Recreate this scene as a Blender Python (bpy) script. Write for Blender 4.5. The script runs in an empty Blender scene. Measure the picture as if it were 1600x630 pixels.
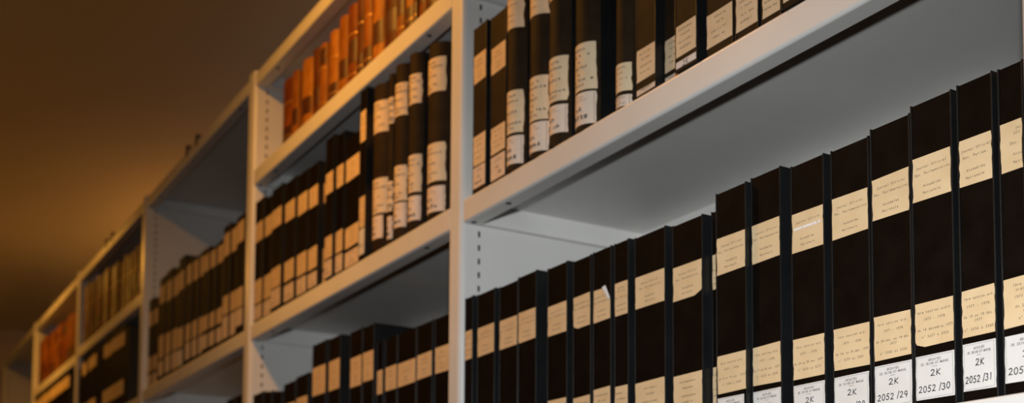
import bpy, bmesh, math, random
from mathutils import Matrix, Vector

random.seed(7)
SC = bpy.context.scene
COL = SC.collection
EYE = 1.25            # camera height above the floor
UNIT = 0.829          # camera distance to the shelf fronts

# ------------------------------------------------------------------ helpers
def new_obj(name, me, mat=None, parent=None, label=None):
    o = bpy.data.objects.new(name, me)
    COL.objects.link(o)
    if mat is not None:
        me.materials.append(mat)
    if parent is not None:
        o.parent = parent
    if label:
        o['label'] = label
    return o

def mesh(verts, faces, smooth=False):
    me = bpy.data.meshes.new('mesh')
    me.from_pydata([tuple(v) for v in verts], [], faces)
    me.update()
    if smooth:
        for p in me.polygons:
            p.use_smooth = True
    return me

def from_bm(bm, smooth=False):
    me = bpy.data.meshes.new('mesh')
    bmesh.ops.recalc_face_normals(bm, faces=bm.faces)
    bm.to_mesh(me); bm.free()
    if smooth:
        for p in me.polygons:
            p.use_smooth = True
    return me

def thing(name, label, cat, loc=(0, 0, 0), group=None):
    o = bpy.data.objects.new(name, None)
    o.empty_display_size = 0.05
    COL.objects.link(o)
    o.location = loc
    o['label'] = label; o['category'] = cat
    if group: o['group'] = group
    return o

def structure(name, me, mat):
    o = new_obj(name, me, mat)
    o['kind'] = 'structure'
    return o

def add_box(bm, x0, x1, y0, y1, z0, z1, bevel=0.0, seg=2):
    r = bmesh.ops.create_cube(bm, size=1.0)
    vs = r['verts']
    bmesh.ops.scale(bm, vec=(x1-x0, y1-y0, z1-z0), verts=vs)
    bmesh.ops.translate(bm, vec=((x0+x1)/2, (y0+y1)/2, (z0+z1)/2), verts=vs)
    if bevel > 0:
        es = list({e for v in vs for e in v.link_edges})
        bmesh.ops.bevel(bm, geom=es, offset=bevel, segments=seg, affect='EDGES', profile=0.5)

def box_mesh(*a, **k):
    bm = bmesh.new(); add_box(bm, *a, **k)
    return from_bm(bm)

# ------------------------------------------------------------------ materials
def mat(name, col, rough=0.5, noise=None, bump=None, spec=0.5, metallic=0.0):
    m = bpy.data.materials.new(name)
    m.use_nodes = True
    nt = m.node_tree
    b = nt.nodes['Principled BSDF']
    b.inputs['Base Color'].default_value = (*col, 1)
    b.inputs['Roughness'].default_value = rough
    b.inputs['Metallic'].default_value = metallic
    b.inputs['Specular IOR Level'].default_value = spec
    tc = nt.nodes.new('ShaderNodeTexCoord')
    if noise:
        scale, col2, lo, hi = noise[:4]
        n = nt.nodes.new('ShaderNodeTexNoise')
        n.inputs['Scale'].default_value = 1.0
        n.inputs['Detail'].default_value = 5.0
        mp = nt.nodes.new('ShaderNodeMapping')
        mp.inputs['Scale'].default_value = scale if isinstance(scale, tuple) else (scale,)*3
        oi = nt.nodes.new('ShaderNodeObjectInfo')
        va = nt.nodes.new('ShaderNodeVectorMath'); va.operation = 'ADD'
        nt.links.new(tc.outputs['Object'], va.inputs[0])
        nt.links.new(oi.outputs['Random'], va.inputs[1])
        nt.links.new(va.outputs[0], mp.inputs['Vector'])
        nt.links.new(mp.outputs[0], n.inputs['Vector'])
        r = nt.nodes.new('ShaderNodeValToRGB')
        r.color_ramp.elements[0].position = lo; r.color_ramp.elements[0].color = (*col, 1)
        r.color_ramp.elements[1].position = hi; r.color_ramp.elements[1].color = (*col2, 1)
        nt.links.new(n.outputs['Fac'], r.inputs['Fac'])
        nt.links.new(r.outputs['Color'], b.inputs['Base Color'])
    if bump:
        scale, strength = bump
        n2 = nt.nodes.new('ShaderNodeTexNoise')
        n2.inputs['Scale'].default_value = scale
        n2.inputs['Detail'].default_value = 3.0
        nt.links.new(tc.outputs['Object'], n2.inputs['Vector'])
        bp = nt.nodes.new('ShaderNodeBump')
        bp.inputs['Strength'].default_value = strength
        bp.inputs['Distance'].default_value = 0.001
        nt.links.new(n2.outputs['Fac'], bp.inputs['Height'])
        nt.links.new(bp.outputs['Normal'], b.inputs['Normal'])
    return m

M_METAL = mat('shelf_paint', (0.72, 0.71, 0.69), 0.38, (9.0, (0.66, 0.65, 0.63), 0.35, 0.75), (900, 0.05))
M_BLOCK = mat('grey_light_block', (0.14, 0.135, 0.13), 0.6, (6.0, (0.11, 0.105, 0.10), 0.35, 0.7))  # for the added unseen sheet, dark to cut light bouncing between shelves
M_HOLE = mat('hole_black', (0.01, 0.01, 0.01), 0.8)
M_CLOTH = mat('black_cloth', (0.0040, 0.0026, 0.0019), 0.62, (40.0, (0.0068, 0.0043, 0.0031), 0.35, 0.7), (1400, 0.35), 0.03)
M_BROWN = mat('brown_black_cloth', (0.020, 0.0125, 0.0068), 0.62, (40.0, (0.031, 0.019, 0.010), 0.35, 0.7), (1400, 0.35), 0.06)
M_SIDE = mat('black_board', (0.0045, 0.005, 0.0055), 0.42, (30.0, (0.007, 0.0075, 0.008), 0.35, 0.7), (700, 0.2), 0.4)
M_PAGES = mat('page_edges', (0.50, 0.40, 0.27), 0.8, ((4.0, 400.0, 4.0), (0.38, 0.29, 0.18), 0.4, 0.6))
M_BEIGE = mat('typed_paper', (0.71, 0.53, 0.315), 0.75, (45.0, (0.64, 0.46, 0.26), 0.35, 0.75), (300, 0.15), 0.3)
M_CREAM = mat('cream_paper', (0.74, 0.58, 0.38), 0.75, (45.0, (0.68, 0.51, 0.32), 0.35, 0.75), (300, 0.15), 0.3)
M_WHITE = mat('white_paper', (0.70, 0.675, 0.655), 0.6, (50.0, (0.655, 0.63, 0.605), 0.35, 0.75), None, 0.4)
M_PINK = mat('pinkish_paper', (0.74, 0.61, 0.50), 0.7, (50.0, (0.68, 0.54, 0.42), 0.35, 0.75), None, 0.3)
M_TYPE = mat('typewriter_ink', (0.16, 0.115, 0.075), 0.8)
M_PRINT = mat('printed_ink', (0.10, 0.085, 0.08), 0.8)
M_PEN = mat('pen_ink', (0.030, 0.022, 0.028), 0.6)
M_FLUID = mat('correction_fluid', (0.80, 0.80, 0.82), 0.6, (200.0, (0.62, 0.55, 0.45), 0.5, 0.62))
M_CEIL = mat('ceiling_paint', (0.80, 0.77, 0.74), 0.9, (1.5, (0.74, 0.71, 0.68), 0.3, 0.7))
M_WALL = mat('wall_paint', (0.60, 0.56, 0.52), 0.9, (2.0, (0.55, 0.51, 0.47), 0.3, 0.7))
M_FLOOR = mat('floor_lino', (0.09, 0.075, 0.06), 0.5, (6.0, (0.07, 0.058, 0.046), 0.35, 0.7))
M_LEATHER = [
    mat('tan_leather', (0.30, 0.105, 0.012), 0.5, ((60.0, 60.0, 22.0), (0.15, 0.045, 0.006), 0.35, 0.7), (260, 0.3), 0.15),
    mat('amber_leather', (0.42, 0.17, 0.020), 0.5, ((60.0, 60.0, 22.0), (0.22, 0.075, 0.009), 0.35, 0.7), (260, 0.3), 0.15),
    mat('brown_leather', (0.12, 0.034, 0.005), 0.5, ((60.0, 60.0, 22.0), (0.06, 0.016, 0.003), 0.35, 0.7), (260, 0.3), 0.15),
    mat('red_brown_leather', (0.22, 0.058, 0.006), 0.5, ((60.0, 60.0, 22.0), (0.10, 0.025, 0.004), 0.35, 0.7), (260, 0.3), 0.15),
]
M_DARKLEATHER = mat('dark_title_leather', (0.07, 0.018, 0.003), 0.5, (60.0, (0.045, 0.011, 0.002), 0.35, 0.7))
M_GILT = mat('gilt_tooling', (0.62, 0.33, 0.07), 0.4, metallic=0.3)
M_BRACKET = mat('dark_bracket', (0.05, 0.045, 0.04), 0.5)

# ------------------------------------------------------------------ lettering
GLYPH = {}
def glyph(ch):
    if ch in GLYPH: return GLYPH[ch]
    cu = bpy.data.curves.new('glyph', 'FONT'); cu.body = ch; cu.size = 1.0; cu.resolution_u = 2; cu.offset = 0.012
    o = bpy.data.objects.new('glyph', cu); COL.objects.link(o)
    dg = bpy.context.evaluated_depsgraph_get(); dg.update()
    me = bpy.data.meshes.new_from_object(o.evaluated_get(dg))
    v = [(p.co.x, p.co.y) for p in me.vertices]; f = [tuple(p.vertices) for p in me.polygons]
    bpy.data.objects.remove(o); bpy.data.curves.remove(cu); bpy.data.meshes.remove(me)
    GLYPH[ch] = (v, f)
    return GLYPH[ch]

class Flat:                      # 2-D shapes in label space (metres, origin lower left) mapped on to a spine
    def __init__(s): s.v = []; s.f = []
    def add(s, v, f):
        n = len(s.v); s.v += v; s.f += [tuple(i+n for i in q) for q in f]
    def clip(s, xmax):               # nothing is written past the edge of the paper
        keep = [f for f in s.f if max(s.v[i][0] for i in f) < xmax]
        used = sorted({i for f in keep for i in f}); m = {a: b for b, a in enumerate(used)}
        s.v = [s.v[i] for i in used]; s.f = [tuple(m[i] for i in f) for f in keep]
    def quad(s, x0, z0, x1, z1): s.add([(x0, z0), (x1, z0), (x1, z1), (x0, z1)], [(0, 1, 2, 3)])
    def text(s, txt, xc, zc, cell, height, mono=True, jitter=0.00012):
        n = len(txt); x = xc - cell*n/2
        for ch in txt:
            if ch != ' ':
                v, f = glyph(ch)
                if v:
                    a = min(p[0] for p in v); b = max(p[0] for p in v); w = max(b-a, 0.05)
                    k = min(height/0.72, cell*0.94/w)
                    kx = min(k*1.0, cell*0.94/w)
                    if ch in 'il1I.,-°': kx = height/0.72
                    jz = random.uniform(-jitter, jitter)
                    s.add([(x+cell/2+(p[0]-(a+b)/2)*kx, zc-height/2+p[1]*height/0.72+jz) for p in v], f)
            x += cell
    def scribble(s, n, xc, zc, cell, height):      # a worn typed word that can no longer be read
        x = xc - cell*n/2
        for i in range(n):
            if random.random() < 0.86:
                t = height*0.22
                for k in range(2):
                    xx = x + cell*random.uniform(0.1, 0.6)
                    s.quad(xx, zc-height/2, xx+t, zc+height*random.uniform(0.05, 0.5))
                zz = zc + height*random.uniform(-0.5, 0.3)
                s.quad(x+cell*0.1, zz, x+cell*0.8, zz+t)
            x += cell
    def stroke(s, pts, w):
        for (a, b) in zip(pts, pts[1:]):
            d = Vector((b[0]-a[0], b[1]-a[1]))
            if d.length < 1e-7: continue
            d.normalize(); p = Vector((-d.y, d.x))*w/2; e = d*w*0.3
            s.add([(a[0]-e.x-p.x, a[1]-e.y-p.y), (b[0]+e.x-p.x, b[1]+e.y-p.y), (b[0]+e.x+p.x, b[1]+e.y+p.y), (a[0]-e.x+p.x, a[1]-e.y+p.y)], [(0, 1, 2, 3)])

def ribbon(fl, pts, widths):         # one unbroken band of varying width
    n = len(fl.v)
    fl.add([(p[0], p[1]-w/2) for p, w in zip(pts, widths)]+[(p[0], p[1]+w/2) for p, w in zip(pts, widths)],
           [(i, i+1, len(pts)+i+1, len(pts)+i) for i in range(len(pts)-1)])

def arc(cx, cz, rx, rz, a0, a1, n=9):
    return [(cx+rx*math.cos(math.radians(a0+(a1-a0)*i/n)), cz+rz*math.sin(math.radians(a0+(a1-a0)*i/n))) for i in range(n+1)]
HAND = {   # handwritten digits in a unit box
 '0': [arc(.5, .5, .42, .5, 100, 470, 14)],
 '1': [[(.42, .8), (.52, 1), (.5, 0)]],
 '2': [arc(.45, .74, .36, .26, 165, -35, 9)+[(.1, .03), (.35, .1), (.95, .02)]],
 '3': [arc(.42, .76, .38, .24, 150, -80, 8)+arc(.42, .26, .44, .27, 85, -160, 9)],
 '5': [[(.9, .98), (.3, .96), (.2, .55)]+arc(.42, .3, .42, .31, 110, -150, 9)],
 '6': [[(.75, 1), (.35, .7)]+arc(.48, .28, .38, .29, 150, 500, 12)],
 '7': [[(.05, .95), (.9, .97), (.4, 0)]],
 '8': [arc(.5, .76, .32, .24, 270, 620, 10), arc(.5, .27, .42, .28, 90, 450, 12)],
 '9': [arc(.48, .7, .36, .29, 0, 360, 11)+[(.82, .5), (.62, 0)]],
 '/': [[(.75, 1.15), (.3, -.1)]],
 'K': [[(.15, 1), (.12, 0)], [(.85, .95), (.2, .45), (.9, 0)]],
}
def handwrite(fl, txt, x0, zc, adv, h, w):
    x = x0
    for ch in txt:
        if ch in HAND:
            cw = adv*0.78
            dz = random.uniform(-.05, .05)*h
            for st in HAND[ch]:
                fl.stroke([(x+p[0]*cw+0.08*h*(p[1]-.5), zc-h/2+p[1]*h+dz) for p in st], w)
        x += adv*(0.35 if ch == ' ' else 0.8 if ch in '/1' else 1.0)

# ------------------------------------------------------------------ spines
class Spine:
    """front surface of a box or a book: u runs across (0..1), returns (x, y) with an outward offset"""
    def __init__(s, w, kind, sag=0.0): s.w = w; s.kind = kind; s.sag = sag
    def at(s, u, off=0.0):
        x = u*s.w
        if s.kind == 'flat': return (x, -off)
        def y(v): return s.sag*(1-math.sqrt(max(0.02, 1-0.94*(2*v-1)**2)))/0.755
        e = 1e-3
        dx = 2*e*s.w; dy = y(u+e)-y(u-e); L = math.hypot(dx, dy)
        return (x+dy/L*off, y(u)-dx/L*off)

def label_mesh(sp, u0, u1, z0, z1, wear=0.0006, off=0.0005, fold=None, cut=None):
    nu, nv = (24 if sp.kind == 'round' else 4), 7
    jl = [random.uniform(-1, 1)*wear for _ in range(nv+1)]; jr = [random.uniform(-1, 1)*wear for _ in range(nv+1)]
    jt = random.uniform(-1, 1)*wear*0.7; jb = random.uniform(-1, 1)*wear*0.7
    V = []; F = []
    for side, of in ((0, off), (1, 0.0)):
        for j in range(nv+1):
            for i in range(nu+1):
                a = u0+(u1-u0)*i/nu
                f = i/nu
                x, y = sp.at(a+(jl[j]*(1-f)+jr[j]*f)/sp.w, of)
                z = z0+(z1-z0)*j/nv
                z += (jb*(1-j/nv)+jt*j/nv)*(2*f-1)
                if cut and j == 0 and i == nu and cut == 'br': z += 0.004; x -= 0.0015
                if cut and j == 0 and i == 0 and cut == 'bl': z += 0.003; x += 0.0015
                if fold and j >= nv-2 and i == nu: x -= (j-(nv-3))*0.0036
                V.append((x, y, z))
    n = (nu+1)*(nv+1); W = nu+1
    for j in range(nv):
        for i in range(nu):
            a = j*W+i
            F.append((a, a+1, a+1+W, a+W)); F.append((n+a, n+a+W, n+a+1+W, n+a+1))
    ring = [i for i in range(W)]+[j*W+nu for j in range(1, nv+1)]+[nv*W+i for i in range(nu-1, -1, -1)]+[j*W for j in range(nv-1, 0, -1)]
    for a, b in zip(ring, ring[1:]+ring[:1]):
        F.append((b, a, n+a, n+b))
    return mesh(V, F)

def map_flat(fl, sp, u0, z0, off):
    V = []
    for (x, z) in fl.v:
        px, py = sp.at(u0+x/sp.w, off)
        V.append((px, py, z0+z))
    return mesh(V, fl.f)

def flat_case(w, d, h, x=0.0):
    bm = bmesh.new()
    add_box(bm, x, x+w, 0, d, 0, h)
    es = [e for e in bm.edges if (abs(e.verts[0].co.y) < 1e-6 and abs(e.verts[1].co.y) < 1e-6)]
    bmesh.ops.bevel(bm, geom=es, offset=0.0006, segments=3, affect='EDGES', profile=0.5)
    return from_bm(bm)

def round_case(sp, d, h):
    """rounded spine with two boards, a thin shell open at the fore edge"""
    n = 28; t = 0.0028
    outer = [sp.at(i/n) for i in range(n+1)]
    outer = [(0, d)] + [(0, sp.sag+0.004)] + outer + [(sp.w, sp.sag+0.004)] + [(sp.w, d)]
    inner = [(t, d), (t, sp.sag+0.004+t)] + [(t+(sp.w-2*t)*i/n, sp.at(i/n)[1]+t+0.001) for i in range(n+1)] + [(sp.w-t, sp.sag+0.004+t), (sp.w-t, d)]
    k = len(outer); V = []; F = []
    for z in (0, h):
        V += [(x, y, z) for x, y in outer] + [(x, y, z) for x, y in inner]
    N = 2*k
    for i in range(k-1):
        F.append((i, i+1, N+i+1, N+i)); F.append((k+i+1, k+i, N+k+i, N+k+i+1))
        F.append((i+1, i, k+i, k+i+1)); F.append((N+i, N+i+1, N+k+i+1, N+k+i))
    for i in (0, k-1):
        F.append((i, k+i, N+k+i, N+i) if i else (k+i, i, N+i, N+k+i))
    me = mesh(V, F)
    return me

def shade_sides(me, m):            # black on the side faces stands in for their turned-away shade
    me.materials.append(m)
    for p in me.polygons:
        if abs(p.normal.x) > 0.97: p.material_index = 1

def typed(fl, lines, fr, w, h, base=0.0021, hgt=0.0024):
    for t, q in zip(lines, fr):
        cell = min(base, w*0.94/max(len(t), 1))
        fl.text(t, w/2+random.uniform(-.01, .03)*w, h*(1-q), cell, hgt*min(1, cell/base+0.12))

# ------------------------------------------------------------------ one document box / bound volume
ORD = ['first', 'second', 'third', 'fourth', 'fifth', 'sixth', 'seventh', 'eighth', 'ninth', 'tenth', 'eleventh', 'twelfth', 'thirteenth', 'fourteenth',
       'fifteenth', 'sixteenth', 'seventeenth', 'eighteenth', 'nineteenth', 'twentieth', 'twenty-first', 'twenty-second', 'twenty-third', 'twenty-fourth', 'twenty-fifth', 'twenty-sixth', 'twenty-seventh', 'twenty-eighth', 'twenty-ninth', 'thirtieth', 'thirty-first', 'thirty-second', 'thirty-third', 'thirty-fourth']
JO = ['Journal Officiel', 'Doc. Parlementaires', 'Assemblée', 'Nationale']
TXT = {  # near lower shelf: box index -> title lines, date lines, shelfmark
 11: (JO, ['1ère session ord.', '1977 - 1978', 'du 4 au 10 nov. 1977', 'n° 3200 à 3225'], '2052/25'),
 12: (JO, ['1ère session ord.', '1977 - 1978', 'du 17 au 24 nov. 1977', 'n° 3225 au 3250'], '2052/26'),
 13: (JO, ['1ère session ord.', '1977 - 1978', 'du 24 au 30 nov. 1977', 'n° 3250 au 3275'], '2052/27'),
 14: (JO, ['1ère session ord.', '1977 - 1978', 'du 1er au 30 déc. 1977', 'n° 3275 au 3301'], '2052/28'),
 15: (JO, ['1ère session ord.', '1977 - 1978', 'du 24 nov. au 14 déc.', '1977', 'n° 3302 au 3326'], '2052/29'),
 16: (JO, ['1ère session ordin.', '1977 - 1978', 'du 14 décembre 1977', 'n° 3327 à 3355'], '2052/30'),
 17: (['Journal Officiel', 'Doc. Parlem.', 'Assemblée', 'Nationale'], ['1ère session ord.', '1977 - 1978', 'du 15 au 19 déc.', '1977', 'n° 3356 à 3385'], '2052/31'),
 18: (['Journal', 'Officiel', 'Doc. Parlem.', 'Assemblée', 'Nationale'], ['1ère session', 'ordinaire', '1977 - 1978', 'du 20 au 30', '1977', 'n° 3387'], '2052/32'),
}
F4T = (.24, .39, .675, .83); F4L = (.21, .385, .61, .775)

def make_volume(row, i, st, y, x0, x1, z0, h, labs, label, group, depth, detail):
    w = x1-x0
    name = 'document_box' if st == 'flat' else 'bound_volume'
    cloth = M_BROWN if (row == 'near_upper' or st == 'round') else M_CLOTH
    root = thing(name, label, 'box' if st == 'flat' else 'book', (x0, y, z0), group)
    sp = Spine(w, st, sag=min(0.021, w*0.42))
    if st == 'flat':
        new_obj('case', flat_case(w-0.003, depth, h-0.001, 0.0015), cloth, root)
        for sx in (0.0, w-0.0016):
            new_obj('side_board', box_mesh(sx, sx+0.0016, -0.0007, depth+0.001, 0, h, 0.0006, 2), M_SIDE, root)
    else:
        cv = new_obj('cover', round_case(sp, depth, h), cloth, root); shade_sides(cv.data, M_SIDE)
        new_obj('page_block', box_mesh(0.003, w-0.003, sp.sag+0.008, depth-0.004, 0.004, h-0.004), M_PAGES, root)
    for (kd, zt, zb, fr) in labs:
        zb = max(zb, 0.003); zt = min(zt, h-0.004)
        if zt-zb < 0.004: continue
        lw = 1.0 if fr is None else min(fr, 1.0)
        u0 = 0.002/w if st == 'flat' else 0.0
        u1 = min(lw, 1.0-0.002/w if st == 'flat' else lw)
        if st == 'round': u1 = min(u1, 0.96)
        W = (u1-u0)*w; Hh = zt-zb; WL = W
        pm = {'T': M_BEIGE, 'L': M_BEIGE, 'D': M_CREAM, 'W': M_WHITE, 'K': M_WHITE, 'X': M_WHITE}[kd]
        if kd == 'W' and row not in ('near_lower',): pm = M_PINK
        if kd == 'L' and row == 'near_upper': pm = M_CREAM
        if kd == 'T' and st == 'round': pm = M_CREAM
        pn = {'T': 'title_label', 'D': 'title_label', 'L': 'date_label', 'W': 'shelfmark_label', 'K': 'shelfmark_label', 'X': 'shelfmark_label'}[kd]
        fold = (row == 'near_lower' and i == 6 and kd == 'T')
        cut = 'br' if (row == 'near_lower' and i == 9 and kd == 'T') else ('bl' if row == 'near_lower' and (i, kd) in ((16, 'L'), (5, 'T')) else None)
        lo = new_obj(pn, label_mesh(sp, u0, u1, zb, zt, wear=0.0003 if kd in 'WK' else 0.0006, fold=fold, cut=cut), pm, root,
                     'label with torn curling upper corner' if fold else None)
        if fold:   # the loose corner folded forward over the label
            a = u1*w
            Q = [(a-0.0105, -0.0052, zt-0.0006), (a-0.0052, -0.0040, zt+0.0012), (a+0.0006, -0.0012, zt-0.0150), (a-0.0022, -0.0016, zt-0.0165)]
            V = Q+[(x, y+0.0004, z) for x, y, z in Q]
            new_obj('torn_corner', mesh(V, [(0, 3, 2, 1), (4, 5, 6, 7), (0, 1, 5, 4), (1, 2, 6, 5), (2, 3, 7, 6), (3, 0, 4, 7)]), M_WHITE, lo, 'white curled corner of the label')
        if detail == 0: continue
        fl = Flat(); ink = M_PRINT if kd == 'D' else M_TYPE; pen = None
        if (row, i) == ('near_lower', 18): W = 0.042      # a full-size label folded round the edge of a narrow box
        if row == 'near_lower':
            tx = TXT.get(i)
            narrow = w < 0.034
            if kd == 'T':
                lines = tx[0] if tx else (['Journal', 'Officiel', 'Doc. Parlem.', 'Assemblée', 'Nationale'] if narrow else JO)
                fr_ = F4T if len(lines) == 4 else (.16, .26, .45, .68, .84)
                if i == 13:
                    typed(fl, [lines[0]]+lines[2:], [F4T[0]]+list(F4T[2:]), W, Hh)
                    fx = Flat()
                    ribbon(fx, [(W*(0.06+0.021*k), Hh*(0.60+0.008*math.sin(k*1.3))) for k in range(42)],
                           [0.0022+0.0009*math.sin(k*1.9)+0.0006*math.sin(k*4.1) for k in range(42)])
                    new_obj('correction_fluid', map_flat(fx, sp, u0, zb, 0.0008), M_FLUID, lo, 'white correction fluid over the second line')
                else: typed(fl, lines, fr_, W, Hh)
            elif kd == 'L':
                if tx:
                    n = len(tx[1])
                    typed(fl, tx[1], {4: F4L, 5: (.19, .36, .57, .67, .85), 6: (.15, .25, .40, .59, .70, .84)}[n], W, Hh)
                else:      # typed session lines too faint to read
                    for n, q in ((13, .21), (9, .385), (14, .61), (11, .775)):
                        fl.scribble(n, W/2, Hh*(1-q), min(0.0021, W*0.9/n), 0.0020)
            elif kd == 'W':
                ink = M_PRINT
                t = 0.00022; m = 0.0012
                for a in ((m, Hh-m-t, W-m, Hh-m), (W-m-t, m, W-m, Hh-m), (m, m, W-m, m+t), (m, m, m+t, Hh-m)): fl.quad(*a)
                fl.text('ARCHIVES', W*.5, Hh*.885, W*.042, 0.0023)
                fl.text('DE SEINE-ET-MARNE', W*.5, Hh*.80, W*.0425, 0.0022)
                fl.quad(W*.43, Hh*.722, W*.57, Hh*.730)
                pen = Flat()
                handwrite(pen, '2K', W*.39, Hh*.575, W*.15, Hh*.135, 0.0008)
                handwrite(pen, tx[2].replace('/', ' /') if tx else '2052', W*.075, Hh*.235, W*.118, Hh*.14, 0.0008)
        else:
            if kd in 'TD':
                ns = ((5, .13), (10, .26), (1, .40), (6, .52), (1, .66), (9, .78), (4, .89)) if (kd == 'D') else ((8, .24), (12, .40), (7, .66), (7, .82))
                for n, q in ns:
                    fl.scribble(n, W*(.56 if st == 'round' else .48), Hh*(1-q), min(0.0041 if kd == 'D' else 0.0021, W*0.85/n), 0.0036 if kd == 'D' else 0.0020)
            elif kd == 'L':
                for n, q in ((11, .16), (8, .34), (12, .56), (9, .76)):
                    fl.scribble(n, W*.48, Hh*(1-q), min(0.0021, W*0.88/n), 0.0020)
            elif kd == 'W':
                ink = M_PRINT
                for n, q in ((8, .14), (12, .24)):
                    fl.scribble(n, W*.5, Hh*(1-q), W*.055, 0.0016)
                if st == 'round':
                    m = 0.0013; t = 0.0003
                    for a in ((m, Hh-m-t, W-m, Hh-m), (W-m-t, m, W-m, Hh-m), (m, m, W-m, m+t)): fl.quad(*a)
                pen = Flat()
                for n, q, hh in ((2, .50, .13), (5, .76, .15)):
                    pen.scribble(n, W*(.54 if st == 'round' else .45), Hh*(1-q), W*.13, Hh*hh)
            elif kd == 'K':
                pen = Flat()
                handwrite(pen, '2K', W*.34, Hh*.42, W*.17, 0.0062, 0.0008)
            elif kd == 'X':
                pen = Flat(); pen.scribble(4, W*.45, Hh*.35, W*.17, Hh*.10)
        for q in (fl, pen):
            if q: q.clip(WL-0.0002)
        if fl.v: new_obj('lettering', map_flat(fl, sp, u0, zb, 0.0007 if st == 'flat' else 0.0012), ink, lo)
        if pen and pen.v: new_obj('handwriting', map_flat(pen, sp, u0, zb, 0.0007 if st == 'flat' else 0.0012), M_PEN, lo)
    return root

SPEC = {
 'near_lower': ('on the lower shelf of the nearest bay', 'boxes on the lower shelf of the nearest bay', 0.27, 1),
 'near_upper': ('on the upper shelf of the nearest bay', 'volumes on the upper shelf of the nearest bay', 0.27, 1),
 'mid_middle': ("on the second bay's middle shelf", 'volumes on the middle shelf of the second bay', 0.27, 1),
 'mid_lower': ("on the second bay's lowest visible shelf", 'boxes on the lowest visible shelf of the second bay', 0.27, 1),
 'far_middle': ('on the third bay under its empty top', 'boxes on the shelf of the third bay', 0.26, 0),
 'fourth_lower': ("under the brown books of the fourth bay", 'boxes under the brown books of the fourth bay', 0.26, 0),
 'fifth_lower': ("under the brown books of the fifth bay", 'boxes under the brown books of the fifth bay', 0.26, 0),
 'third_lower': ("on the dark bottom shelf of the third bay", 'boxes on the dark bottom shelf of the third bay', 0.26, 0),
}
SPLIT = {('mid_middle', 0): 2, ('mid_lower', 1): 2, ('far_middle', 0): 2, ('far_middle', 2): 2, ('far_middle', 4): 3, ('far_middle', 5): 3, ('far_middle', 6): 2,
         ('near_upper', 1): 1}
LOOK = {  # what a box looks like, where that tells it apart
 ('near_lower', 6): 'black document box whose title label has a torn curling corner, nearest lower shelf',
 ('near_lower', 13): 'black document box with white correction fluid on its title label',
 ('near_lower', 18): 'black document box at the right end of the nearest lower shelf, cut by the frame',
 ('near_lower', 10): 'thin black document box set back behind the taller box at mid shelf',
 ('near_lower', 0): 'narrow black document box touching the left upright of the nearest lower shelf',
 ('mid_middle', 9): 'slim black box with a small white label, just left of the round spines',
 ('near_upper', 5): 'round-spined black volume beside the dark gap on the nearest upper shelf',
}
def build_row(row, z0, rows):
    where, group, depth, detail = SPEC[row]
    items = []
    for i, (st, y, x0, x1, h, labs) in enumerate(rows):
        n = SPLIT.get((row, i), 1)
        for k in range(n):
            a = x0+(x1-x0)*k/n; b = x0+(x1-x0)*(k+1)/n - (0.0015 if k < n-1 else 0)
            items.append((i, st, y+(0.003*((k*7) % 3) if n > 1 else 0), a, b, h-(0.004*((k*5) % 3) if n > 1 else 0), labs))
    for j, (i, st, y, a, b, h, labs) in enumerate(items):
        up = [q for q in LEV_ALL[row] if q > z0+0.05]
        if up: h = min(h, min(up)-0.0352-z0-0.004)
        kinds = ''.join(sorted(l[0] for l in labs))
        noun = 'black document box' if st == 'flat' else 'black round-spined volume'
        if b-a < 0.033 and st == 'flat': noun = 'narrow ' + noun
        lab = f'{noun}, {ORD[j]} from the left {where}'
        if (row, i) in LOOK: lab = LOOK[(row, i)]
        elif row == 'near_lower' and i in TXT and i < 18: lab = f'black document box with shelfmark {TXT[i][2]} on its white label'
        if row == 'near_lower' and i in (11, 12, 13): lab = {11: 'black document box standing forward, left of the labelled run, with title label above its neighbour',
            12: 'black document box just left of the one with correction fluid', 13: LOOK[(row, 13)]}[i]
        make_volume(row, i, st, y, a, b, z0+0.0008, h, labs, lab, group, depth, detail)

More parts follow.
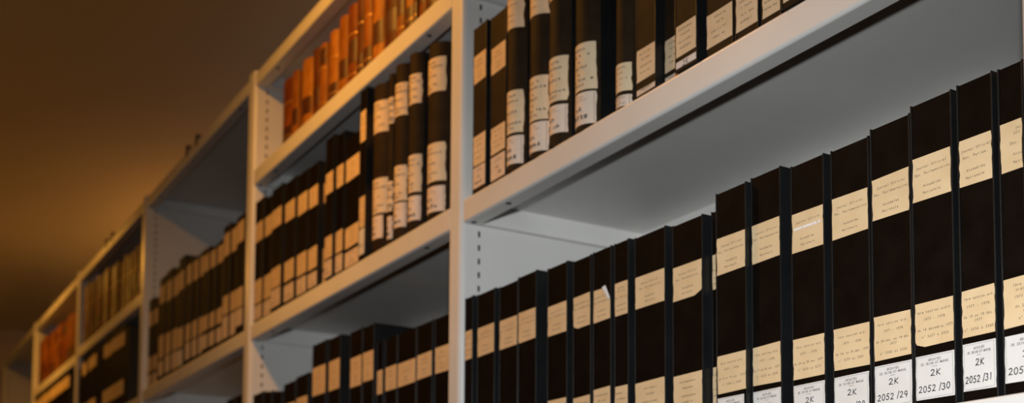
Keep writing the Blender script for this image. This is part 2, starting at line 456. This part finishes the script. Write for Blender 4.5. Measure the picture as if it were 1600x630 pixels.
ROWS = {
  'near_lower': (1.4097, [
    ('flat',0.0033,-1.5618,-1.5373,0.2746, [('T',0.2232,0.1806,None), ('L',0.088,0.0479,None)]),
    ('flat',0.0033,-1.5232,-1.4718,0.2719, [('T',0.2211,0.1793,None), ('L',0.088,0.0479,None)]),
    ('flat',0.0033,-1.4585,-1.4071,0.2692, [('T',0.2193,0.1784,None), ('L',0.088,0.0479,None)]),
    ('flat',0.0033,-1.4063,-1.3584,0.2716, [('T',0.2203,0.1787,None), ('L',0.088,0.0479,None)]),
    ('flat',0.0033,-1.3305,-1.2823,0.266, [('T',0.2135,0.174,None), ('L',0.088,0.0479,None)]),
    ('flat',0.0033,-1.2688,-1.228,0.2613, [('T',0.213,0.172,None), ('L',0.0835,0.0435,None)]),
    ('flat',0.0033,-1.2235,-1.1843,0.2619, [('T',0.2117,0.1717,None), ('L',0.088,0.0479,None)]),
    ('flat',0.0033,-1.1776,-1.1483,0.2614, [('T',0.211,0.1709,None), ('L',0.0848,0.0448,None)]),
    ('flat',0.0033,-1.136,-1.0769,0.2582, [('T',0.2089,0.1712,None), ('L',0.0831,0.0431,None)]),
    ('flat',0.0033,-1.064,-1.0107,0.2536, [('T',0.2039,0.1654,None), ('L',0.0802,0.0402,None)]),
    ('flat',0.0149,-1.0099,-0.9828,0.2568, [('T',0.208,0.1694,None), ('L',0.0833,0.0433,None)]),
    ('flat',-0.0025,-0.9815,-0.9334,0.266, [('T',0.2156,0.1763,None), ('L',0.0887,0.0484,None), ('W',0.0436,0.005,0.89)]),
    ('flat',0.0033,-0.9325,-0.8883,0.2698, [('T',0.2181,0.1779,None), ('L',0.0903,0.0502,None), ('W',0.0442,0.0056,None)]),
    ('flat',0.0033,-0.8737,-0.8283,0.2639, [('T',0.2137,0.1745,None), ('L',0.0879,0.0479,None), ('W',0.0421,0.0035,None)]),
    ('flat',0.0033,-0.8195,-0.7716,0.2624, [('T',0.214,0.1746,None), ('L',0.088,0.0484,None), ('W',0.0422,0.0036,0.93)]),
    ('flat',0.0033,-0.7696,-0.7234,0.267, [('T',0.2181,0.1796,None), ('L',0.0899,0.0497,None), ('W',0.0448,0.0062,None)]),
    ('flat',0.0033,-0.7225,-0.6779,0.2723, [('T',0.2225,0.1833,None), ('L',0.0923,0.0535,None), ('W',0.0457,0.0071,None)]),
    ('flat',0.0033,-0.6726,-0.6366,0.273, [('T',0.2228,0.1826,None), ('L',0.0937,0.0537,None), ('W',0.0481,0.008,1.25)]),
    ('flat',0.0033,-0.6317,-0.6076,0.2716, [('T',0.2234,0.1825,None), ('L',0.0942,0.054,None), ('W',0.0474,0.009,None)]),
  ]),
  'near_upper': (1.8349, [
    ('flat',0.0033,-1.5415,-1.5017,0.2547, [('T',0.2102,0.1681,None), ('L',0.0867,0.042,None), ('W',0.0396,0.0083,None)]),
    ('flat',0.005,-1.491,-1.447,0.2517, [('T',0.2025,0.1638,None), ('L',0.0829,0.0439,None), ('W',0.0398,0.0055,None)]),
    ('round',-0.0017,-1.4462,-1.4057,0.3063, [('T',0.2623,0.2056,None), ('D',0.1154,0.0542,None), ('W',0.0495,0.0097,1.34)]),
    ('round',-0.0017,-1.3852,-1.341,0.3063, [('T',0.2619,0.1983,None), ('D',0.1123,0.0511,None), ('W',0.0479,0.0076,1.32)]),
    ('round',-0.0017,-1.3343,-1.2926,0.3063, [('T',0.2579,0.2001,None), ('D',0.1198,0.0595,None), ('W',0.0542,0.0163,1.29)]),
    ('round',-0.0017,-1.2719,-1.2272,0.3063, [('D',0.113,0.0514,None), ('W',0.0481,0.0062,1.21)]),
    ('round',0.0033,-1.184,-1.153,0.2856, [('L',0.0572,0.022,None), ('W',0.0168,0.0033,None)]),
    ('flat',0.0033,-1.1327,-1.0938,0.2856, [('L',0.0576,0.0193,None), ('W',0.0093,0.0033,None)]),
    ('flat',0.0149,-1.0929,-1.0516,0.2856, [('L',0.0577,0.0191,None), ('W',0.0129,0.0033,None)]),
    ('flat',-0.0025,-1.0504,-1.0115,0.2856, [('L',0.0522,0.0164,None), ('K',0.0108,0.0033,None)]),
    ('flat',0.0033,-1.0032,-0.9577,0.2856, [('L',0.0467,0.0095,None), ('W',0.0048,0.0033,None)]),
    ('flat',0.0033,-0.9547,-0.9181,0.2856, [('L',0.0453,0.0082,None)]),
    ('flat',0.0033,-0.9137,-0.8845,0.2856, [('L',0.0426,0.0064,None)]),
    ('flat',-0.0025,-0.8775,-0.8415,0.2856, [('L',0.0396,0.0064,None), ('K',0.0016,0.0033,None)]),
    ('flat',0.0033,-0.8407,-0.7999,0.2856, [('L',0.0369,0.0057,None)]),
  ]),
  'mid_middle': (1.8349, [
    ('flat',0.0033,-2.5566,-2.4467,0.2744, [('T',0.2226,0.1807,None), ('L',0.0932,0.0421,None), ('W',0.0377,0.0057,None)]),
    ('flat',0.0033,-2.445,-2.3834,0.2693, [('T',0.2213,0.1823,None), ('L',0.0946,0.0526,None), ('W',0.0488,0.0108,None)]),
    ('flat',0.0033,-2.3631,-2.3032,0.2609, [('T',0.2143,0.1756,None), ('L',0.0905,0.0497,None), ('W',0.0412,0.0079,None)]),
    ('flat',0.0033,-2.2882,-2.232,0.2551, [('T',0.2099,0.1692,None), ('L',0.0879,0.0445,None), ('W',0.038,0.0056,0.94)]),
    ('flat',0.0033,-2.2249,-2.1746,0.2521, [('T',0.2062,0.1661,None), ('L',0.0844,0.042,None), ('W',0.0341,0.0059,None)]),
    ('flat',0.0149,-2.1738,-2.122,0.2441, [('T',0.2061,0.167,None), ('L',0.0765,0.0354,None), ('W',0.0303,0.0072,None)]),
    ('flat',-0.0025,-2.1207,-2.082,0.2732, [('T',0.2037,0.1639,None), ('L',0.0807,0.0393,None), ('W',0.0348,0.0013,None)]),
    ('flat',0.0033,-2.0812,-2.0447,0.269, [('T',0.2073,0.1665,None), ('L',0.0825,0.0422,None), ('W',0.0371,0.0053,None)]),
    ('flat',0.0033,-2.0354,-1.9695,0.2465, [('T',0.2047,0.1639,None), ('L',0.0764,0.0386,None), ('W',0.031,0.0032,None)]),
    ('flat',0.0,-1.9626,-1.935,0.3129, [('T',0.2711,0.2149,None), ('L',0.1137,0.0581,None), ('X',0.0555,0.009,None)]),
    ('round',0.0,-1.9222,-1.8675,0.2975, [('D',0.2671,0.2111,None), ('D',0.1286,0.0665,None), ('W',0.0627,0.0225,0.86)]),
    ('round',0.0,-1.8461,-1.8293,0.2966, [('D',0.2546,0.2091,None), ('D',0.1081,0.0562,None), ('W',0.0472,0.0083,None)]),
    ('round',0.0,-1.8285,-1.7881,0.301, [('D',0.2677,0.2115,None), ('D',0.1256,0.0648,None), ('W',0.0615,0.0199,None)]),
    ('round',0.0,-1.7724,-1.7335,0.2987, [('D',0.2626,0.2125,None), ('D',0.1264,0.0639,None), ('W',0.0574,0.0166,None)]),
    ('round',0.0,-1.7068,-1.6523,0.2855, [('D',0.2606,0.2049,None), ('D',0.1216,0.0595,None), ('W',0.0513,0.0103,1.1)]),
  ]),
  'mid_lower': (1.4097, [
    ('flat',0.0033,-2.5471,-2.4826,0.2652, []),
    ('flat',0.0033,-2.4783,-2.3699,0.2583, []),
    ('flat',0.0033,-2.3497,-2.2824,0.2599, [('T',0.2166,0.1758,None)]),
    ('flat',0.0033,-2.2768,-2.2128,0.2643, [('T',0.2195,0.1786,None)]),
    ('flat',0.0033,-2.1891,-2.1188,0.3133, [('T',0.2665,0.2118,None)]),
    ('flat',0.0033,-2.1045,-2.049,0.3103, [('T',0.2659,0.2103,None)]),
    ('flat',0.0033,-2.0009,-1.9473,0.304, [('T',0.255,0.2018,None)]),
    ('flat',-0.0025,-1.9309,-1.8828,0.2989, [('T',0.2522,0.2012,None)]),
    ('flat',0.0033,-1.882,-1.8561,0.2636, [('T',0.2139,0.1731,None)]),
    ('flat',0.0033,-1.8473,-1.8001,0.2636, [('T',0.2141,0.174,None)]),
    ('flat',0.0033,-1.7983,-1.7276,0.2639, [('T',0.2127,0.1738,None)]),
    ('flat',0.0033,-1.7255,-1.6694,0.2639, [('T',0.2145,0.1755,None)]),
    ('flat',0.0033,-1.661,-1.6112,0.2632, [('T',0.2154,0.1749,None)]),
  ]),
  'far_middle': (1.8303, [
    ('flat',0.0033,-3.5189,-3.4243,0.2581, [('T',0.2196,0.1772,None), ('L',0.0859,0.0427,None), ('W',0.0348,0.001,None)]),
    ('flat',0.0017,-3.3918,-3.3344,0.2921, [('T',0.267,0.2171,None), ('L',0.1256,0.0613,None), ('W',0.0537,0.0118,None)]),
    ('flat',0.0033,-3.3235,-3.2062,0.2972, [('T',0.2662,0.2125,None), ('L',0.1209,0.063,None), ('W',0.0586,0.0119,None)]),
    ('flat',0.0033,-3.1947,-3.1406,0.303, [('T',0.2637,0.214,None), ('L',0.111,0.0575,None), ('X',0.0512,0.0085,None)]),
    ('flat',0.0033,-3.1192,-2.967,0.2807, [('T',0.264,0.2131,None), ('L',0.1067,0.0624,None), ('W',0.0582,0.014,None)]),
    ('flat',0.0033,-2.9624,-2.8138,0.2699, [('T',0.2528,0.2105,None), ('L',0.0979,0.0505,None), ('W',0.0602,0.0152,None)]),
    ('flat',0.0033,-2.7928,-2.693,0.2848, [('T',0.2639,0.2095,None), ('L',0.1131,0.0679,None), ('W',0.0633,0.011,None)]),
    ('flat',0.0033,-2.69,-2.6363,0.2802, [('T',0.2651,0.2162,None), ('L',0.1094,0.0607,None), ('W',0.0645,0.0214,None)]),
  ]),
}


def zz(v): return EYE+UNIT*v
S2, S3 = zz(.7055), zz(.1927)
LEV = {5: (zz(1.129), S2, S3, zz(-.32), zz(-.85)), 4: (zz(1.129), S2, S3, zz(-.32), zz(-.85)), 3: (zz(.70), S3, zz(-.32), zz(-.85)),
       2: (zz(1.061), zz(.685), S3, zz(-.32), zz(-.85)), 1: (zz(1.045), zz(.685), S3, zz(-.32), zz(-.85)), 0: (S3, zz(-.32), zz(-.85))}
LEV_ALL = {'near_lower': LEV[5], 'near_upper': LEV[5], 'mid_middle': LEV[4], 'mid_lower': LEV[4], 'far_middle': LEV[3]+(zz(1.398),), 'third_lower': LEV[3], 'fourth_lower': LEV[2], 'fifth_lower': LEV[1]}


# rows of plain labelled boxes farther down the aisle
def far_row(x0, x1, widths, z0, tl=(0.226, 0.183), ll=(0.075, 0.03), hh=0.28):
    rows = []; x = x0
    for w, g, dh, lb in widths:
        labs = [('T', tl[0]+dh*0.3, tl[1]+dh*0.3, None), ('L', ll[0], ll[1], None)] if lb else []
        rows.append(('flat', 0.0033, x, x+w, hh+dh, labs)); x += w+g
    return rows
ROWS['fourth_lower'] = (zz(.685), far_row(-4.560, -3.66, [(.05, .006, -.03, 0), (.085, .03, .0, 1), (.06, .002, .005, 1), (.072, .02, .01, 1), (.07, .03, .0, 0),
      (.06, .002, .01, 1), (.055, .002, .0, 1), (.06, .002, .012, 1), (.06, .002, .006, 1), (.065, .01, .0, 1), (.05, .002, -.02, 0)], zz(.685), (0.238, 0.195), (0.087, 0.04), 0.262))
ROWS['fifth_lower'] = (zz(.685), far_row(-5.558, -4.66, [(.07, .002, .0, 1), (.075, .002, .004, 1), (.068, .002, .0, 1), (.07, .002, .006, 1), (.07, .012, .0, 1), (.07, .002, .003, 1), (.075, .002, .0, 1),
      (.07, .002, .006, 1), (.07, .002, .0, 1), (.07, .002, .004, 1), (.07, .002, .0, 1)], zz(.685), (0.240, 0.196), (0.087, 0.04), 0.259))
ROWS['third_lower'] = (zz(.1927), far_row(-2.80, -2.63, [(.055, .004, -.01, 1), (.06, .003, .0, 1), (.055, .002, .0, 1)], zz(.1927)))
for k in SPEC: build_row(k, *ROWS[k])

# ------------------------------------------------------------------ old leather books on the top shelves
def leather_book(x0, w, y, z0, h, depth, m, style, label, group):
    root = thing('leather_book', label, 'book', (x0, y, z0), group)
    sp = Spine(w, 'round', sag=min(0.010, w*0.2))
    new_obj('cover', round_case(sp, depth, h), m, root)
    new_obj('page_block', box_mesh(0.003, w-0.003, sp.sag+0.007, depth-0.004, 0.003, h-0.003), M_PAGES, root)
    if style in (0, 1, 3):      # dark title piece on the lower third of the spine
        a, b = {0: (0.04, 0.30), 1: (0.22, 0.46), 3: (0.30, 0.58)}[style]
        new_obj('title_piece', label_mesh(sp, 0.02, 0.96, h*a, h*b, wear=0.0003, off=0.0004), M_DARKLEATHER, root, 'dark brown title piece')
    if style == 2:
        new_obj('title_piece', label_mesh(sp, 0.02, 0.96, h*0.70, h*0.93, wear=0.0003, off=0.0004), M_DARKLEATHER, root, 'dark brown title piece')
    if style in (0, 2, 3):   # raised bands
        for q in (0.16, 0.64):
            fl = Flat(); fl.quad(0.0, h*q, w*0.94, h*q+0.0012)
            new_obj('gilt_band', label_mesh(sp, 0.02, 0.96, h*q, h*q+0.0016, wear=0.0001, off=0.0006), M_GILT, root)

A = [(-2.94, 62, 1.31, 3, 0), (-2.864, 34, 1.31, 1, 1), (-2.799, 55, 1.31, 0, 1), (-2.719, 36, 1.31, 1, 1), (-2.672, 34, 1.305, 0, 2), (-2.614, 43, 1.31, 1, 0), (-2.554, 42, 1.32, 0, 1), (-2.502, 45, 1.325, 1, 3),
     (-2.445, 30, 1.335, 2, 0), (-2.408, 36, 1.335, 1, 0), (-2.361, 47, 1.34, 0, 1), (-2.301, 55, 1.335, 2, 1), (-2.232, 32, 1.33, 0, 3), (-2.189, 34, 1.33, 1, 0), (-2.147, 15, 1.32, 2, 0),
     (-2.126, 31, 1.33, 3, 1), (-2.085, 37, 1.33, 0, 0), (-2.037, 34, 1.33, 1, 2), (-1.993, 34, 1.33, 3, 1)]
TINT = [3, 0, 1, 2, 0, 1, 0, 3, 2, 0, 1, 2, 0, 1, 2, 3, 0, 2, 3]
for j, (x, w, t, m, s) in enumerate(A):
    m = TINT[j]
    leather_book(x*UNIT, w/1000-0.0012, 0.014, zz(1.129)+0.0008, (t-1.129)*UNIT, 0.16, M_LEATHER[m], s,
                 f"old brown leather book, {ORD[j]} from the left on the second bay's top shelf", "old leather books on the second bay's top shelf")
def old_row(x0, x1, z0, hs, seed, bay, tint):
    rr = random.Random(seed); x = x0; j = 0
    while x < x1-0.03:
        w = rr.uniform(0.026, 0.050); w = min(w, x1-x-0.001)
        q = (x-x0)/(x1-x0)
        h = hs[0]+(hs[1]-hs[0])*q + rr.uniform(-.008, .006)
        leather_book(x, w-0.0015, 0.0083+rr.choice([0, .004, .008]), z0+0.0008, h, 0.17, M_LEATHER[rr.choice(tint)], rr.choice([0, 1, 2, 3, 0]),
                     f"old brown leather book, {ORD[j]} from the left on the {bay} bay's top shelf", f"old leather books on the {bay} bay's top shelf")
        x += w; j += 1
old_row(-4.561, -3.668, zz(1.061), (0.225, 0.165), 3, 'fourth', (2, 2, 3, 2))  # mostly dark brown, putting the shade under the top rail into the leather colour
old_row(-5.561, -4.668, zz(1.045), (0.205, 0.175), 5, 'fifth', (0, 3, 0, 3))

# ------------------------------------------------------------------ the shelving run
PW = 0.0428; DEP = 0.3316; TOPZ = zz(1.405)
PX = [(-6.7644+1.2067*i)*UNIT for i in range(-1, 6)]
rack = thing('shelving_rack', 'long run of off-white metal shelving with slotted uprights along the aisle', 'shelving', (PX[0], 0, 0))
OX = PX[0]
def upright_mesh():
    """hollow post-and-panel upright with real slots in both sides"""
    bm = bmesh.new()
    r = 0.009; n = 5; yb = -0.004
    prof = [(0.0, yb+r)]
    for k in range(1, n+1):
        a = math.radians(90*k/n); prof.append((r-r*math.cos(a), yb+r-r*math.sin(a)))
    for k in range(0, n+1):
        a = math.radians(90*k/n); prof.append((PW-r+r*math.sin(a), yb+r-r*math.cos(a)))
    for (a, b) in zip(prof, prof[1:]):
        vs = [bm.verts.new((a[0], a[1], 0)), bm.verts.new((b[0], b[1], 0)), bm.verts.new((b[0], b[1], TOPZ)), bm.verts.new((a[0], a[1], TOPZ))]
        bm.faces.new(vs)
    yc = 0.0268; hw = 0.0019
    ys = [yb+r, yc-hw, yc+hw, DEP-yc-hw, DEP-yc+hw, DEP]
    zs = [0.0]; z = 0.95
    while z < TOPZ-0.02:
        zs += [z, z+0.0088]; z += 0.0208
    zs.append(TOPZ)
    for x in (0.0, PW):
        grid = [[bm.verts.new((x, y, zq)) for zq in zs] for y in ys]
        for i in range(len(ys)-1):
            for j in range(len(zs)-1):
                if i in (1, 3) and j % 2 == 1: continue
                q = [grid[i][j], grid[i+1][j], grid[i+1][j+1], grid[i][j+1]]
                bm.faces.new(q if x > 0 else q[::-1])
    v = [bm.verts.new(c) for c in ((0, DEP, 0), (PW, DEP, 0), (PW, DEP, TOPZ), (0, DEP, TOPZ))]; bm.faces.new(v[::-1])
    v = [bm.verts.new((a, b, TOPZ)) for a, b in prof] + [bm.verts.new((PW, DEP, TOPZ)), bm.verts.new((0, DEP, TOPZ))]; bm.faces.new(v)
    bmesh.ops.remove_doubles(bm, verts=bm.verts, dist=1e-6)
    me = bpy.data.meshes.new('mesh'); bm.normal_update(); bm.to_mesh(me); bm.free()
    return me
um = upright_mesh(); um.materials.append(M_METAL)
core = box_mesh(PW/2-0.001, PW/2+0.001, 0.012, DEP-0.006, 0.02, TOPZ-0.01); core.materials.append(M_HOLE)  # black sheet in place of the shade behind the slots
for x in PX:
    u = bpy.data.objects.new('upright', um); COL.objects.link(u); u.parent = rack; u.location = (x-OX, 0, 0)
    c = bpy.data.objects.new('slot_shade', core); COL.objects.link(c); c.parent = u; c['label'] = 'black sheet standing in for shade inside the upright'

def shelf(x0, x1, z, lip=0.0352, ret=0.0249, name='shelf', label=None):
    """folded sheet tray: top, rounded front lip with a return, side and rear flanges"""
    t = 0.0012
    path = [(DEP-0.012, z-lip), (DEP-0.001, z-lip), (DEP-0.001, z-0.002), (DEP-0.002, z)]
    rt, rb = 0.003, 0.0034
    for k in range(6):
        a = math.radians(90*k/5); path.append((rt-rt*math.sin(a), z-rt+rt*math.cos(a)))
    for k in range(7):
        a = math.radians(90*k/6); path.append((rb-rb*math.cos(a), z-lip+rb-rb*math.sin(a)))
    path += [(ret, z-lip), (ret, z-lip+0.006)]
    bm = bmesh.new()
    rows = [[bm.verts.new((x-OX, y, zq)) for (y, zq) in path] for x in (x0, x1)]
    for a, b, c, d in zip(rows[0], rows[0][1:], rows[1][1:], rows[1]): bm.faces.new((a, b, c, d))
    for (x, s) in ((x0, 1), (x1, -1)):
        p = [(x, z-0.0002), (x, z-lip+0.001), (x+s*0.001, z-lip), (x+s*0.010, z-lip)]
        q0 = [bm.verts.new((a-OX, ret+0.002, b)) for a, b in p]; q1 = [bm.verts.new((a-OX, DEP-0.002, b)) for a, b in p]
        for k in range(3): bm.faces.new((q0[k], q0[k+1], q1[k+1], q1[k]))
    bmesh.ops.recalc_face_normals(bm, faces=bm.faces)
    me = bpy.data.meshes.new('mesh'); bm.to_mesh(me); bm.free()
    o = new_obj(name, me, M_METAL, rack, label)
    so = o.modifiers.new('sheet', 'SOLIDIFY'); so.thickness = t; so.offset = 0
    for px in ((x0+0.115, x0+0.012) if name != 'top_panel' else (x0+0.115,)) + (x1-0.10,):   # fixing holes under the lip
        b2 = bmesh.new(); bmesh.ops.create_cone(b2, cap_ends=True, segments=16, radius1=0.0042, radius2=0.0042, depth=0.0008)
        h = new_obj('fixing_hole', from_bm(b2), M_HOLE, o); h.location = (px-OX, 0.0105, z-lip-0.0007)
    return o
def span(i): return PX[i]+PW+0.0012, PX[i+1]-0.0012
for i in range(6):
    a, b = span(i)
    for z in LEV[i]: shelf(a, b, z)
    shelf(a, b, zz(1.398), lip=0.030, name='top_panel')
    bk = box_mesh(a-OX, b-OX, DEP+0.001, DEP+0.0035, 0.06, zz(1.39)); new_obj('light_block_sheet', bk, M_BLOCK, rack)  # unseen sheet, added to stop lamp light leaking in from behind
    xm = (a+b)/2
    if 1 <= i <= 4:
        bm = bmesh.new()
        for dx in (-0.045, 0.045):
            add_box(bm, xm+dx-0.006-OX, xm+dx+0.006-OX, -0.004, 0.03, zz(1.398)-0.012, zz(1.398)+0.016, 0.002, 1)
        add_box(bm, xm-0.045-OX, xm+0.045-OX, 0.004, 0.02, zz(1.398)-0.004, zz(1.398)+0.006)
        new_obj('joint_bracket', from_bm(bm), M_BRACKET, rack, 'dark bracket clipped on the top edge')

# ------------------------------------------------------------------ the room
XL, XR, YF, YB, CZ = -7.0, 3.0, -2.4, 2.6, zz(1.70)
structure('floor', box_mesh(XL, XR, YF, YB, -0.1, 0.0), M_FLOOR)
structure('ceiling', box_mesh(XL, XR, YF, YB, CZ, CZ+0.1), M_CEIL)
structure('wall_left', box_mesh(XL-0.1, XL, YF, YB, 0, CZ), M_WALL)
structure('wall_right', box_mesh(XR, XR+0.1, YF, YB, 0, CZ), M_WALL)
structure('wall_back', box_mesh(XL, XR, YB, YB+0.1, 0, CZ), M_WALL)
structure('wall_front', box_mesh(XL, XR, YF-0.1, YF, 0, CZ), M_WALL)

# ------------------------------------------------------------------ light
def point(name, loc, watts, col, rad):
    l = bpy.data.lights.new(name, 'POINT'); l.energy = watts; l.color = col; l.shadow_soft_size = rad
    o = bpy.data.objects.new(name, l); COL.objects.link(o); o.location = loc
    return o
WARM = (1.0, 0.42, 0.055)
def downlight(name, loc, watts, col, size):
    l = bpy.data.lights.new(name, 'AREA'); l.shape = 'DISK'; l.size = size; l.energy = watts; l.color = col
    o = bpy.data.objects.new(name, l); COL.objects.link(o); o.location = loc
    return o
downlight('aisle_downlight', (-2.35*UNIT, -0.62*UNIT, zz(1.66)), 12.2, WARM, 0.10)
downlight('far_aisle_downlight', (-6.1*UNIT, -0.62*UNIT, zz(1.66)), 9, WARM, 0.10)
point('next_aisle_lamp', (-5.4*UNIT, 0.80, zz(1.33)), 8.6, (1.0, 0.38, 0.06), 0.05)
fs = bpy.data.lights.new('flash', 'SPOT'); fs.energy = 76; fs.color = (0.95, 0.99, 1.0); fs.shadow_soft_size = 0.02
fs.spot_size = math.radians(76); fs.spot_blend = 1.0
fo = bpy.data.objects.new('flash', fs); COL.objects.link(fo); fo.location = (0.0, -UNIT, EYE+0.142)
fo.rotation_euler = Vector((math.sin(-0.92), math.cos(-0.92), -0.06)).to_track_quat('-Z', 'Y').to_euler()

w = bpy.data.worlds.new('World'); SC.world = w; w.use_nodes = True
w.node_tree.nodes['Background'].inputs['Color'].default_value = (0.95, 0.55, 0.30, 1)
w.node_tree.nodes['Background'].inputs['Strength'].default_value = 0.024

# ------------------------------------------------------------------ camera
yaw, pit, rol = -1.0407, 0.0671, 0.0060
Fv = Vector((math.cos(pit)*math.sin(yaw), math.cos(pit)*math.cos(yaw), math.sin(pit)))
Rv = Vector((math.cos(yaw), -math.sin(yaw), 0)); Uv = Rv.cross(Fv)
R2 = Rv*math.cos(rol)+Uv*math.sin(rol); U2 = Uv*math.cos(rol)-Rv*math.sin(rol)
cam = bpy.data.cameras.new('camera'); co = bpy.data.objects.new('camera', cam); COL.objects.link(co)
co.matrix_world = Matrix(((R2.x, U2.x, -Fv.x, 0), (R2.y, U2.y, -Fv.y, -UNIT), (R2.z, U2.z, -Fv.z, EYE), (0, 0, 0, 1)))
cam.sensor_fit = 'HORIZONTAL'; cam.sensor_width = 36.0
cam.lens = 1876.9/1600*36.0
cam.shift_y = (797.08-315)/1600
cam.clip_start = 0.02
cam.dof.use_dof = True
cam.dof.focus_distance = (Vector((-0.72, 0.0166, EYE+0.3))-co.matrix_world.translation).dot(Fv)
cam.dof.aperture_fstop = 6.3
SC.camera = co
SC.view_settings.view_transform = 'Standard'
SC.view_settings.look = 'None'
SC.view_settings.exposure = 0.0
SC.view_settings.gamma = 1.0
SC.view_settings.use_curve_mapping = False
